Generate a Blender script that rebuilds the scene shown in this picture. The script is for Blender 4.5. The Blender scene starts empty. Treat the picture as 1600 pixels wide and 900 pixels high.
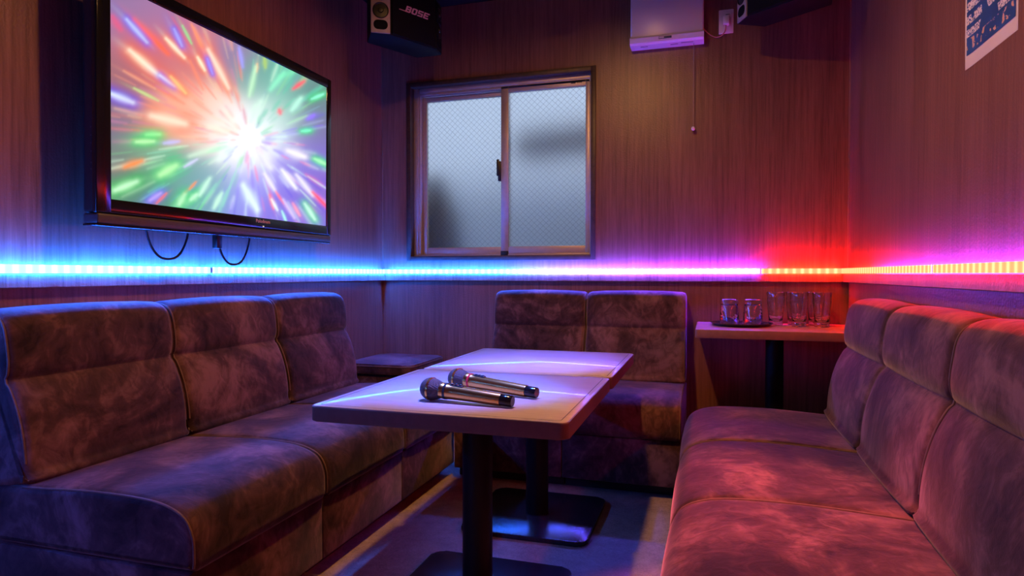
import bpy, bmesh, math, random
import numpy as np
from mathutils import Vector, Matrix
PI = math.pi
R = math.radians
random.seed(7)
scene = bpy.context.scene
COL = scene.collection

# ------------------------------------------------------------------ room sizes (metres)
XL, XR, YB, YF, ZC = -1.975, 0.69, 3.65, -0.55, 2.63

# ------------------------------------------------------------------ helpers
def link(name, verts, faces, mat=None, parent=None, smooth=True, auto=None):
    me = bpy.data.meshes.new(name)
    me.from_pydata([tuple(v) for v in verts], [], faces)
    me.update()
    o = bpy.data.objects.new(name, me)
    COL.objects.link(o)
    if mat:
        for m in (mat if isinstance(mat, (list, tuple)) else [mat]):
            me.materials.append(m)
    if parent:
        o.parent = parent
    if smooth:
        for p in me.polygons:
            p.use_smooth = True
        if auto is None:
            auto = 40
        me.set_sharp_from_angle(angle=R(auto))
    return o

class MB:
    """collects shapes of ONE mesh"""
    def __init__(s):
        s.v, s.f, s.mi = [], [], []
        s.cur = 0
    def add(s, verts, faces):
        n = len(s.v)
        s.v += [tuple(v) for v in verts]
        s.f += [tuple(i + n for i in f) for f in faces]
        s.mi += [s.cur] * len(faces)
        return s
    def box(s, a, b, bev=0.0, seg=2, M=None):
        bm = bmesh.new()
        bmesh.ops.create_cube(bm, size=1)
        a, b = Vector(a), Vector(b)
        c, d = (a + b) / 2, b - a
        for v in bm.verts:
            v.co = Vector((v.co.x * d.x, v.co.y * d.y, v.co.z * d.z)) + c
        if bev > 0:
            bmesh.ops.bevel(bm, geom=list(bm.edges), offset=bev, segments=seg, profile=0.5, affect='EDGES')
        if M is not None:
            bm.transform(M)
        bm.verts.index_update()
        s.add([v.co.copy() for v in bm.verts], [[v.index for v in f.verts] for f in bm.faces])
        bm.free()
        return s
    def prism(s, poly, z0, z1, bev=0.0, seg=2, M=None):
        """polygon (x,y) counter-clockwise, extruded z0..z1"""
        bm = bmesh.new()
        lo = [bm.verts.new((x, y, z0)) for x, y in poly]
        hi = [bm.verts.new((x, y, z1)) for x, y in poly]
        n = len(poly)
        bm.faces.new(lo[::-1]); bm.faces.new(hi)
        for i in range(n):
            bm.faces.new((lo[i], lo[(i + 1) % n], hi[(i + 1) % n], hi[i]))
        if bev > 0:
            es = [e for e in bm.edges if abs(e.verts[0].co.z - e.verts[1].co.z) < 1e-6]
            bmesh.ops.bevel(bm, geom=es, offset=bev, segments=seg, profile=0.5, affect='EDGES')
        if M is not None:
            bm.transform(M)
        bm.verts.index_update()
        s.add([v.co.copy() for v in bm.verts], [[v.index for v in f.verts] for f in bm.faces])
        bm.free()
        return s
    def lathe(s, prof, seg=32, M=None, close=False):
        """profile [(r,z)] revolved round z"""
        V, F = [], []
        m = len(prof)
        for i in range(seg):
            a = 2 * PI * i / seg
            for r, z in prof:
                V.append(Vector((r * math.cos(a), r * math.sin(a), z)))
        for i in range(seg):
            j = (i + 1) % seg
            for k in range(m - 1 + (1 if close else 0)):
                k2 = (k + 1) % m
                F.append((i * m + k, j * m + k, j * m + k2, i * m + k2))
        if not close:
            if prof[0][0] > 1e-6:
                F.append([i * m for i in range(seg)][::-1])
            if prof[-1][0] > 1e-6:
                F.append([i * m + m - 1 for i in range(seg)])
        if M is not None:
            V = [M @ v for v in V]
        bm = bmesh.new()
        bv = [bm.verts.new(v) for v in V]
        for f in F:
            try: bm.faces.new([bv[i] for i in f])
            except ValueError: pass
        bmesh.ops.remove_doubles(bm, verts=bm.verts, dist=1e-6)
        bmesh.ops.recalc_face_normals(bm, faces=bm.faces)
        bm.verts.index_update()
        s.add([v.co.copy() for v in bm.verts], [[v.index for v in f.verts] for f in bm.faces])
        bm.free()
        return s
    def tube(s, pts, r, seg=8, closed=False):
        pts = [Vector(p) for p in pts]
        n = len(pts)
        V, F = [], []
        prev = None
        for i, p in enumerate(pts):
            if closed:
                t = pts[(i + 1) % n] - pts[(i - 1) % n]
            else:
                t = pts[min(i + 1, n - 1)] - pts[max(i - 1, 0)]
            t.normalize()
            if prev is None:
                u = t.orthogonal().normalized()
            else:
                u = prev - t * prev.dot(t)
                u = u.normalized() if u.length > 1e-6 else t.orthogonal().normalized()
            prev = u
            w = t.cross(u)
            for k in range(seg):
                a = 2 * PI * k / seg
                V.append(p + r * (math.cos(a) * u + math.sin(a) * w))
        for i in range(n if closed else n - 1):
            j = (i + 1) % n
            for k in range(seg):
                k2 = (k + 1) % seg
                F.append((i * seg + k, i * seg + k2, j * seg + k2, j * seg + k))
        if not closed:
            F.append(list(range(seg))[::-1])
            F.append([(n - 1) * seg + k for k in range(seg)])
        return s.add(V, F)
    def build(s, name, mat=None, parent=None, smooth=True, auto=None):
        o = link(name, s.v, s.f, mat, parent, smooth, auto)
        if any(s.mi):
            o.data.polygons.foreach_set('material_index', s.mi)
        return o

def tag(o, label=None, cat=None, group=None, kind=None):
    if label: o['label'] = label
    if cat: o['category'] = cat
    if group: o['group'] = group
    if kind: o['kind'] = kind
    return o
def thing(name, label, cat, loc=(0, 0, 0), rz=0.0, group=None, kind=None):
    o = bpy.data.objects.new(name, None)
    o.empty_display_size = 0.05
    COL.objects.link(o)
    o.location = loc
    o.rotation_euler = (0, 0, rz)
    return tag(o, label, cat, group, kind)
KIDS = {}
def copy_tree(o, parent=None):
    c = o.copy()
    COL.objects.link(c)
    if parent: c.parent = parent
    for ch in [x for x in bpy.data.objects if x.parent == o]:
        copy_tree(ch, c)
    return c
def rrect(x0, x1, y0, y1, r, seg=5):
    out = []
    for cx, cy, a0 in ((x1 - r, y1 - r, 0), (x0 + r, y1 - r, 90), (x0 + r, y0 + r, 180), (x1 - r, y0 + r, 270)):
        for k in range(seg + 1):
            a = R(a0 + 90 * k / seg)
            out.append((cx + r * math.cos(a), cy + r * math.sin(a)))
    return out
def smooth_poly(pts, n=6, closed=True):
    """Catmull-Rom through pts"""
    out = []
    m = len(pts)
    P = [Vector(p) for p in pts]
    rng = range(m) if closed else range(m - 1)
    for i in rng:
        if closed:
            a, b, c, d = P[(i - 1) % m], P[i], P[(i + 1) % m], P[(i + 2) % m]
        else:
            a, b, c, d = P[max(i - 1, 0)], P[i], P[i + 1], P[min(i + 2, m - 1)]
        for k in range(n):
            t = k / n
            out.append(0.5 * ((2 * b) + (c - a) * t + (2 * a - 5 * b + 4 * c - d) * t * t + (3 * b - a - 3 * c + d) * t ** 3))
    if not closed: out.append(P[-1])
    return out

# ------------------------------------------------------------------ materials
def mat(name):
    m = bpy.data.materials.new(name)
    m.use_nodes = True
    nt = m.node_tree
    b = nt.nodes.get('Principled BSDF')
    return m, nt, b
def N(nt, t, **kw):
    n = nt.nodes.new(t)
    for k, v in kw.items():
        if k.startswith('i_'):
            n.inputs[k[2:].replace('_', ' ')].default_value = v
        else:
            setattr(n, k, v)
    return n
def L(nt, a, b): nt.links.new(a, b)
def ramp(nt, stops):
    n = N(nt, 'ShaderNodeValToRGB')
    e = n.color_ramp.elements
    while len(e) < len(stops): e.new(0.5)
    for i, (p, c) in enumerate(stops):
        e[i].position = p
        e[i].color = (*c, 1) if len(c) == 3 else c
    return n
def plain(name, col, rough=0.5, metal=0.0, spec=0.5, coat=0.0, noise=0.0, nscale=40):
    m, nt, b = mat(name)
    b.inputs['Roughness'].default_value = rough
    b.inputs['Metallic'].default_value = metal
    b.inputs['Specular IOR Level'].default_value = spec
    b.inputs['Coat Weight'].default_value = coat
    tc = N(nt, 'ShaderNodeTexCoord')
    nz = N(nt, 'ShaderNodeTexNoise', i_Scale=nscale, i_Detail=4.0)
    L(nt, tc.outputs['Object'], nz.inputs['Vector'])
    k = noise
    r = ramp(nt, [(0.3, tuple(c * (1 - k) for c in col)), (0.7, tuple(min(1, c * (1 + k)) for c in col))])
    L(nt, nz.outputs['Fac'], r.inputs['Fac'])
    L(nt, r.outputs['Color'], b.inputs['Base Color'])
    return m

def wood_wall(name, dark, light, rough=0.35):
    """wood-grain printed panel: fine vertical grain, soft sheen"""
    m, nt, b = mat(name)
    tc = N(nt, 'ShaderNodeTexCoord')
    mp = N(nt, 'ShaderNodeMapping'); mp.inputs['Scale'].default_value = (1, 1, 0.035)
    L(nt, tc.outputs['Object'], mp.inputs['Vector'])
    n1 = N(nt, 'ShaderNodeTexNoise', i_Scale=75.0, i_Detail=5.0, i_Roughness=0.65)
    n2 = N(nt, 'ShaderNodeTexNoise', i_Scale=9.0, i_Detail=3.0)
    n3 = N(nt, 'ShaderNodeTexNoise', i_Scale=260.0, i_Detail=2.0)
    for n in (n1, n2, n3): L(nt, mp.outputs['Vector'], n.inputs['Vector'])
    a = N(nt, 'ShaderNodeMath', operation='MULTIPLY_ADD', i_Value=0.0); a.inputs[1].default_value = 0.55
    L(nt, n1.outputs['Fac'], a.inputs[0])
    a2 = N(nt, 'ShaderNodeMath', operation='MULTIPLY'); a2.inputs[1].default_value = 0.3
    L(nt, n2.outputs['Fac'], a2.inputs[0]); L(nt, a2.outputs[0], a.inputs[2])
    a3 = N(nt, 'ShaderNodeMath', operation='MULTIPLY_ADD'); a3.inputs[1].default_value = 0.25
    L(nt, n3.outputs['Fac'], a3.inputs[0]); L(nt, a.outputs[0], a3.inputs[2])
    r = ramp(nt, [(0.40, dark), (0.53, tuple((d + l) / 2 for d, l in zip(dark, light))), (0.68, light)])
    L(nt, a3.outputs[0], r.inputs['Fac'])
    L(nt, r.outputs['Color'], b.inputs['Base Color'])
    b.inputs['Roughness'].default_value = rough
    b.inputs['Specular IOR Level'].default_value = 0.5
    # uneven laminate surface
    nb = N(nt, 'ShaderNodeTexNoise', i_Scale=120.0, i_Detail=3.0)
    L(nt, tc.outputs['Object'], nb.inputs['Vector'])
    bp = N(nt, 'ShaderNodeBump', i_Strength=0.25, i_Distance=0.004)
    L(nt, nb.outputs['Fac'], bp.inputs['Height'])
    L(nt, bp.outputs['Normal'], b.inputs['Normal'])
    return m

def velvet(name, dark, mid, light, rand=True):
    """crushed velvet: patches of nap brushed in different directions"""
    m, nt, b = mat(name)
    tc = N(nt, 'ShaderNodeTexCoord')
    oi = N(nt, 'ShaderNodeObjectInfo')
    ml = N(nt, 'ShaderNodeMath', operation='MULTIPLY'); ml.inputs[1].default_value = 37.0
    L(nt, oi.outputs['Random'], ml.inputs[0])
    ad = N(nt, 'ShaderNodeVectorMath', operation='ADD')
    L(nt, tc.outputs['Object'], ad.inputs[0]); L(nt, ml.outputs[0], ad.inputs[1])
    big = N(nt, 'ShaderNodeTexNoise', i_Scale=3.6, i_Detail=6.0, i_Roughness=0.58, i_Distortion=1.2)
    L(nt, ad.outputs[0], big.inputs['Vector'])
    mp = N(nt, 'ShaderNodeMapping'); mp.inputs['Scale'].default_value = (1.2, 1, 0.85); mp.inputs['Rotation'].default_value = (0.3, 0.5, 0.6)
    L(nt, ad.outputs[0], mp.inputs['Vector'])
    st = N(nt, 'ShaderNodeTexNoise', i_Scale=16.0, i_Detail=5.0, i_Roughness=0.6, i_Distortion=1.5)
    L(nt, mp.outputs['Vector'], st.inputs['Vector'])
    mx = N(nt, 'ShaderNodeMath', operation='MULTIPLY_ADD'); mx.inputs[1].default_value = 0.72
    m2 = N(nt, 'ShaderNodeMath', operation='MULTIPLY'); m2.inputs[1].default_value = 0.28
    L(nt, st.outputs['Fac'], m2.inputs[0])
    L(nt, big.outputs['Fac'], mx.inputs[0]); L(nt, m2.outputs[0], mx.inputs[2])
    r = ramp(nt, [(0.38, dark), (0.50, mid), (0.63, light)])
    L(nt, mx.outputs[0], r.inputs['Fac'])
    L(nt, r.outputs['Color'], b.inputs['Base Color'])
    b.inputs['Roughness'].default_value = 0.75
    b.inputs['Specular IOR Level'].default_value = 0.15
    b.inputs['Sheen Weight'].default_value = 0.35
    b.inputs['Sheen Roughness'].default_value = 0.35
    b.inputs['Sheen Tint'].default_value = (1.0, 0.8, 0.75, 1)
    bp = N(nt, 'ShaderNodeBump', i_Strength=0.3, i_Distance=0.012)
    L(nt, mx.outputs[0], bp.inputs['Height'])
    fine = N(nt, 'ShaderNodeTexNoise', i_Scale=400.0, i_Detail=2.0)
    L(nt, tc.outputs['Object'], fine.inputs['Vector'])
    bp2 = N(nt, 'ShaderNodeBump', i_Strength=0.15, i_Distance=0.002)
    L(nt, fine.outputs['Fac'], bp2.inputs['Height'])
    L(nt, bp.outputs['Normal'], bp2.inputs['Normal'])
    L(nt, bp2.outputs['Normal'], b.inputs['Normal'])
    return m

def led(name, c0, c1, axis, p0, p1, pitch, lo, hi, connector=None):
    """LED strip under a clear cover: colour runs c0->c1 along an axis, one bright spot per diode"""
    m, nt, b = mat(name)
    nt.nodes.remove(b)
    out = nt.nodes['Material Output']
    tc = N(nt, 'ShaderNodeTexCoord')
    sx = N(nt, 'ShaderNodeSeparateXYZ')
    L(nt, tc.outputs['Object'], sx.inputs[0])
    ax = sx.outputs['XYZ'.index(axis)]
    mr = N(nt, 'ShaderNodeMapRange'); mr.inputs['From Min'].default_value = p0; mr.inputs['From Max'].default_value = p1
    L(nt, ax, mr.inputs['Value'])
    mix = N(nt, 'ShaderNodeMix', data_type='RGBA')
    mix.inputs[6].default_value = (*c0, 1); mix.inputs[7].default_value = (*c1, 1)
    L(nt, mr.outputs[0], mix.inputs[0])
    s = N(nt, 'ShaderNodeMath', operation='MULTIPLY'); s.inputs[1].default_value = 2 * PI / pitch
    L(nt, ax, s.inputs[0])
    c = N(nt, 'ShaderNodeMath', operation='COSINE'); L(nt, s.outputs[0], c.inputs[0])
    q = N(nt, 'ShaderNodeMath', operation='MULTIPLY_ADD'); q.inputs[1].default_value = 0.5; q.inputs[2].default_value = 0.5
    L(nt, c.outputs[0], q.inputs[0])
    w = N(nt, 'ShaderNodeMath', operation='POWER'); w.inputs[1].default_value = 2.5
    L(nt, q.outputs[0], w.inputs[0])
    st = N(nt, 'ShaderNodeMath', operation='MULTIPLY_ADD'); st.inputs[1].default_value = hi - lo; st.inputs[2].default_value = lo
    L(nt, w.outputs[0], st.inputs[0])
    e = N(nt, 'ShaderNodeEmission')
    L(nt, mix.outputs[2], e.inputs['Color']); L(nt, st.outputs[0], e.inputs['Strength'])
    L(nt, e.outputs[0], out.inputs['Surface'])
    return m

def emit(name, col, s):
    m, nt, b = mat(name)
    nt.nodes.remove(b)
    e = N(nt, 'ShaderNodeEmission')
    e.inputs['Color'].default_value = (*col, 1); e.inputs['Strength'].default_value = s
    L(nt, e.outputs[0], nt.nodes['Material Output'].inputs['Surface'])
    return m

M = {}
M['wall'] = wood_wall('wood_panel', (0.115, 0.044, 0.030), (0.25, 0.108, 0.074), 0.34)
M['rail'] = wood_wall('wood_rail', (0.12, 0.06, 0.04), (0.30, 0.17, 0.12), 0.4)
M['dark_wood'] = plain('dark_wood', (0.05, 0.026, 0.016), 0.45, noise=0.3)
M['velvet'] = velvet('velvet', (0.022, 0.010, 0.011), (0.074, 0.033, 0.034), (0.20, 0.098, 0.098))
M['piping'] = plain('piping_cord', (0.13, 0.07, 0.055), 0.7, noise=0.2)
M['plinth'] = plain('plinth_black', (0.010, 0.009, 0.009), 0.6, noise=0.2)
M['black'] = plain('black_plastic', (0.012, 0.012, 0.014), 0.35, noise=0.1)
M['gloss_black'] = plain('gloss_black', (0.008, 0.008, 0.010), 0.12, noise=0.1)
M['bar_grey'] = plain('bar_grey', (0.055, 0.045, 0.05), 0.4, noise=0.1)
M['steel_black'] = plain('powder_coated_steel', (0.004, 0.004, 0.005), 0.4, spec=0.25, noise=0.15)
M['base_plate'] = plain('base_plate_enamel', (0.02, 0.02, 0.024), 0.22, spec=0.7, noise=0.15)
M['grille'] = plain('speaker_cloth', (0.006, 0.006, 0.007), 0.9, spec=0.1, noise=0.3, nscale=300)
M['cab'] = plain('speaker_cabinet', (0.004, 0.004, 0.006), 0.6, spec=0.15, noise=0.2)
M['baffle'] = plain('speaker_baffle_grey', (0.34, 0.27, 0.23), 0.5, noise=0.1)
M['cone'] = plain('speaker_cone', (0.005, 0.005, 0.006), 0.35, noise=0.15)
M['logo'] = plain('logo_silver', (0.75, 0.45, 0.45), 0.4, noise=0.05)
M['white_plastic'] = plain('white_plastic', (0.72, 0.66, 0.64), 0.3, noise=0.03, nscale=6)
M['fan_body'] = plain('fan_body', (0.70, 0.63, 0.62), 0.28, noise=0.03, nscale=6)
M['slot'] = plain('slot_dark', (0.02, 0.018, 0.02), 0.6)
M['label_navy'] = plain('label_navy', (0.02, 0.03, 0.10), 0.4)
M['cord'] = plain('pull_cord', (0.35, 0.27, 0.2), 0.7)
M['cable_black'] = plain('cable_black', (0.02, 0.02, 0.025), 0.35)
M['cable_brown'] = plain('cable_tan', (0.42, 0.2, 0.13), 0.5)
M['alu'] = plain('anodised_aluminium', (0.50, 0.42, 0.37), 0.45, metal=0.5, noise=0.06)
M['brass'] = plain('mic_champagne', (0.66, 0.34, 0.085), 0.27, metal=1.0, noise=0.04)
M['red_ring'] = plain('mic_red_ring', (0.55, 0.015, 0.02), 0.4)
M['tray'] = plain('tray_black', (0.010, 0.010, 0.014), 0.18, spec=0.6)

def laminate():
    m, nt, b = mat('table_laminate')
    tc = N(nt, 'ShaderNodeTexCoord')
    mp = N(nt, 'ShaderNodeMapping'); mp.inputs['Scale'].default_value = (1.5, 14, 1)
    L(nt, tc.outputs['Object'], mp.inputs['Vector'])
    nz = N(nt, 'ShaderNodeTexNoise', i_Scale=5.0, i_Detail=5.0)
    L(nt, mp.outputs['Vector'], nz.inputs['Vector'])
    r = ramp(nt, [(0.3, (0.44, 0.36, 0.31)), (0.7, (0.54, 0.45, 0.39))])
    L(nt, nz.outputs['Fac'], r.inputs['Fac']); L(nt, r.outputs['Color'], b.inputs['Base Color'])
    rr = N(nt, 'ShaderNodeMapRange'); rr.inputs['To Min'].default_value = 0.26; rr.inputs['To Max'].default_value = 0.34
    L(nt, nz.outputs['Fac'], rr.inputs['Value']); L(nt, rr.outputs[0], b.inputs['Roughness'])
    b.inputs['Specular IOR Level'].default_value = 1.0
    b.inputs['Coat Weight'].default_value = 0.45; b.inputs['Coat Roughness'].default_value = 0.07; b.inputs['Coat IOR'].default_value = 1.5
    bn = N(nt, 'ShaderNodeTexNoise', i_Scale=220.0, i_Detail=2.0)
    L(nt, tc.outputs['Object'], bn.inputs['Vector'])
    bp = N(nt, 'ShaderNodeBump', i_Strength=0.05, i_Distance=0.002)
    L(nt, bn.outputs['Fac'], bp.inputs['Height']); L(nt, bp.outputs['Normal'], b.inputs['Normal'])
    return m
M['laminate'] = laminate()
M['edge'] = plain('table_edge_band', (0.13, 0.08, 0.06), 0.4, noise=0.1)
M['shelf_top'] = plain('side_table_top', (0.46, 0.26, 0.25), 0.3, noise=0.1, nscale=12)
M['shelf_edge'] = plain('side_table_edge', (0.22, 0.10, 0.075), 0.45, noise=0.1)
M['groove'] = plain('edge_groove', (0.04, 0.025, 0.02), 0.6)

def floor_mat():
    m, nt, b = mat('speckled_floor')
    tc = N(nt, 'ShaderNodeTexCoord')
    a = N(nt, 'ShaderNodeTexNoise', i_Scale=14.0, i_Detail=6.0, i_Roughness=0.7)
    v = N(nt, 'ShaderNodeTexNoise', i_Scale=90.0, i_Detail=3.0, i_Distortion=2.0)
    for n in (a, v): L(nt, tc.outputs['Object'], n.inputs['Vector'])
    mx = N(nt, 'ShaderNodeMath', operation='MULTIPLY_ADD'); mx.inputs[1].default_value = 0.5
    m2 = N(nt, 'ShaderNodeMath', operation='MULTIPLY'); m2.inputs[1].default_value = 0.5
    L(nt, v.outputs['Fac'], m2.inputs[0]); L(nt, a.outputs['Fac'], mx.inputs[0]); L(nt, m2.outputs[0], mx.inputs[2])
    r = ramp(nt, [(0.35, (0.17, 0.12, 0.085)), (0.5, (0.30, 0.22, 0.155)), (0.65, (0.40, 0.31, 0.22))])
    L(nt, mx.outputs[0], r.inputs['Fac']); L(nt, r.outputs['Color'], b.inputs['Base Color'])
    b.inputs['Roughness'].default_value = 0.5
    b.inputs['Specular IOR Level'].default_value = 0.4
    bp = N(nt, 'ShaderNodeBump', i_Strength=0.2, i_Distance=0.004)
    L(nt, v.outputs['Fac'], bp.inputs['Height']); L(nt, bp.outputs['Normal'], b.inputs['Normal'])
    return m
M['floor'] = floor_mat()
M['ceiling'] = plain('ceiling_board', (0.010, 0.008, 0.008), 0.9, spec=0.05, noise=0.1)

def mesh_grille():
    m, nt, b = mat('mic_mesh')
    tc = N(nt, 'ShaderNodeTexCoord')
    vo = N(nt, 'ShaderNodeTexVoronoi', i_Scale=330.0, i_Randomness=0.15)
    L(nt, tc.outputs['Object'], vo.inputs['Vector'])
    r = ramp(nt, [(0.25, (0.02, 0.015, 0.014)), (0.5, (0.10, 0.065, 0.055))])
    L(nt, vo.outputs['Distance'], r.inputs['Fac']); L(nt, r.outputs['Color'], b.inputs['Base Color'])
    b.inputs['Metallic'].default_value = 0.6
    b.inputs['Roughness'].default_value = 0.5
    bp = N(nt, 'ShaderNodeBump', i_Strength=0.9, i_Distance=0.002)
    L(nt, vo.outputs['Distance'], bp.inputs['Height']); L(nt, bp.outputs['Normal'], b.inputs['Normal'])
    return m
M['mic_mesh'] = mesh_grille()

def clear_glass():
    m, nt, b = mat('clear_glass')
    b.inputs['Base Color'].default_value = (0.97, 0.97, 0.98, 1)
    b.inputs['Transmission Weight'].default_value = 1.0
    b.inputs['Roughness'].default_value = 0.015
    b.inputs['IOR'].default_value = 1.48
    tc = N(nt, 'ShaderNodeTexCoord')
    nz = N(nt, 'ShaderNodeTexNoise', i_Scale=26.0, i_Detail=2.0)
    L(nt, tc.outputs['Object'], nz.inputs['Vector'])
    bp = N(nt, 'ShaderNodeBump', i_Strength=0.45, i_Distance=0.008)
    L(nt, nz.outputs['Fac'], bp.inputs['Height']); L(nt, bp.outputs['Normal'], b.inputs['Normal'])
    b.inputs['Coat Weight'].default_value = 0.6
    return m
M['glass'] = clear_glass()

def wired_glass():
    """frosted wired glass: rough transmission, pebbled, thin diamond wires inside"""
    m, nt, b = mat('wired_frosted_glass')
    out = nt.nodes['Material Output']
    tc = N(nt, 'ShaderNodeTexCoord')
    sx = N(nt, 'ShaderNodeSeparateXYZ'); L(nt, tc.outputs['Object'], sx.inputs[0])
    def wire(sgn):
        k = N(nt, 'ShaderNodeMath', operation='MULTIPLY_ADD'); k.inputs[1].default_value = sgn * 1.05
        L(nt, sx.outputs[2], k.inputs[0]); L(nt, sx.outputs[0], k.inputs[2])
        s = N(nt, 'ShaderNodeMath', operation='MULTIPLY'); s.inputs[1].default_value = 1 / 0.036
        L(nt, k.outputs[0], s.inputs[0])
        p = N(nt, 'ShaderNodeMath', operation='PINGPONG'); p.inputs[1].default_value = 0.5
        L(nt, s.outputs[0], p.inputs[0])
        c = N(nt, 'ShaderNodeMath', operation='LESS_THAN'); c.inputs[1].default_value = 0.035
        L(nt, p.outputs[0], c.inputs[0])
        return c
    w1, w2 = wire(1), wire(-1)
    w = N(nt, 'ShaderNodeMath', operation='MAXIMUM'); L(nt, w1.outputs[0], w.inputs[0]); L(nt, w2.outputs[0], w.inputs[1])
    b.inputs['Base Color'].default_value = (0.93, 0.96, 1.0, 1)
    b.inputs['Transmission Weight'].default_value = 1.0
    b.inputs['Roughness'].default_value = 0.55
    b.inputs['IOR'].default_value = 1.25
    nz = N(nt, 'ShaderNodeTexNoise', i_Scale=190.0, i_Detail=2.0)
    L(nt, tc.outputs['Object'], nz.inputs['Vector'])
    bp = N(nt, 'ShaderNodeBump', i_Strength=0.8, i_Distance=0.006)
    L(nt, nz.outputs['Fac'], bp.inputs['Height']); L(nt, bp.outputs['Normal'], b.inputs['Normal'])
    wb = N(nt, 'ShaderNodeBsdfPrincipled')
    wb.inputs['Base Color'].default_value = (0.25, 0.27, 0.3, 1); wb.inputs['Metallic'].default_value = 0.6; wb.inputs['Roughness'].default_value = 0.45
    mx = N(nt, 'ShaderNodeMixShader')
    ws = N(nt, 'ShaderNodeMath', operation='MULTIPLY'); ws.inputs[1].default_value = 0.45
    L(nt, w.outputs[0], ws.inputs[0])
    L(nt, ws.outputs[0], mx.inputs[0]); L(nt, b.outputs[0], mx.inputs[1]); L(nt, wb.outputs[0], mx.inputs[2])
    L(nt, mx.outputs[0], out.inputs['Surface'])
    return m
M['pane'] = wired_glass()

# ------------------------------------------------------------------ camera
cam_d = bpy.data.cameras.new('camera')
cam = bpy.data.objects.new('camera', cam_d)
COL.objects.link(cam)
cam.location = (0, 0, 1.0)
cam.rotation_euler = (R(90) - math.atan(22 / 1000), 0, math.atan(306 / 1000))
cam_d.sensor_width = 36
cam_d.lens = 1000 / 1600 * 36
cam_d.clip_start = 0.01
scene.camera = cam

# ------------------------------------------------------------------ the room
T = 0.12
def struct(mb, name, m, smooth=False):
    return tag(mb.build(name, m, smooth=smooth), kind='structure')
struct(MB().box((XL - T, YF - T, -T), (XR + T, YB + T, 0)), 'floor', M['floor'])
struct(MB().box((XL - T, YF - T, ZC), (XR + T, YB + T, ZC + T)), 'ceiling', M['ceiling'])
struct(MB().box((XL - T, YF - T, 0), (XL, YB + T, ZC)), 'wall_left', M['wall'])
struct(MB().box((XR, YF - T, 0), (XR + T, YB + T, ZC)), 'wall_right', M['wall'])
struct(MB().box((XL, YF - T, 0), (XR, YF, ZC)), 'wall_front', M['wall'])
# back wall with the window opening
WX0, WX1, WZ0, WZ1 = -1.785, -0.632, 1.098, 2.168
mb = MB()
mb.box((XL, YB, 0), (WX0, YB + T, ZC))
mb.box((WX1, YB, 0), (XR, YB + T, ZC))
mb.box((WX0, YB, 0), (WX1, YB + T, WZ0))
mb.box((WX0, YB, WZ1), (WX1, YB + T, ZC))
struct(mb, 'wall_back', M['wall'])
# rails carrying the LED strips
RZ0, RZ1, RT = 0.958, 1.000, 0.030
struct(MB().box((XL, YF, RZ0), (XL + RT, YB, RZ1), 0.002), 'trim_1', M['rail'])
struct(MB().box((XL + RT, YB - RT, RZ0), (XR - RT, YB, RZ1), 0.002), 'trim_2', M['rail'])
struct(MB().box((XR - RT, YF, RZ0), (XR, YB, RZ1), 0.002), 'trim_3', M['rail'])
# thin corner beads
struct(MB().box((XR - 0.006, YB - 0.006, RZ1 + 0.03), (XR, YB, ZC), 0.001), 'trim_4', M['rail'])
struct(MB().box((XL, YB - 0.006, RZ1 + 0.03), (XL + 0.006, YB, ZC), 0.001), 'trim_5', M['rail'])

# ------------------------------------------------------------------ window
win = thing('window_1', None, None, ((WX0 + WX1) / 2, YB, WZ0), kind='structure')
wc = Vector(win.location)
def wbox(mb, a, b, bev=0.0015):
    return mb.box(Vector(a) - wc, Vector(b) - wc, bev)
# wooden lining + architrave
mb = MB()
o0 = 0.016
wbox(mb, (WX0 - o0, YB - 0.014, WZ0 - o0), (WX0 + 0.012, YB + T, WZ1 + o0))
wbox(mb, (WX1 - 0.012, YB - 0.014, WZ0 - o0), (WX1 + o0, YB + T, WZ1 + o0))
wbox(mb, (WX0 + 0.012, YB - 0.014, WZ1 - 0.012), (WX1 - 0.012, YB + T, WZ1 + o0))
wbox(mb, (WX0 + 0.012, YB - 0.014, WZ0 - o0), (WX1 - 0.012, YB + T, WZ0 + 0.012))
mb.build('wood_lining', M['dark_wood'], win)
fx0, fx1, fz0, fz1 = WX0 + 0.012, WX1 - 0.012, WZ0 + 0.012, WZ1 - 0.012
# aluminium outer frame with two tracks
mb = MB()
fy0, fy1 = YB + 0.035, YB + 0.105
wbox(mb, (fx0, fy0, fz0), (fx0 + 0.030, fy1, fz1))
wbox(mb, (fx0 + 0.030, fy0 + 0.006, fz0), (fx0 + 0.042, fy1, fz1))
wbox(mb, (fx1 - 0.014, fy0, fz0), (fx1, fy1, fz1))
wbox(mb, (fx0 + 0.042, fy0, fz1 - 0.026), (fx1 - 0.014, fy1, fz1))
wbox(mb, (fx0 + 0.042, fy0 + 0.004, fz1 - 0.045), (fx1 - 0.014, fy0 + 0.010, fz1 - 0.026))
wbox(mb, (fx0 + 0.042, fy0 + 0.036, fz1 - 0.045), (fx1 - 0.014, fy0 + 0.042, fz1 - 0.026))
wbox(mb, (fx0 + 0.042, fy0, fz0), (fx1 - 0.014, fy1, fz0 + 0.012))
mb.build('aluminium_frame', M['alu'], win)
xm = -1.170                                              # meeting stile
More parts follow.
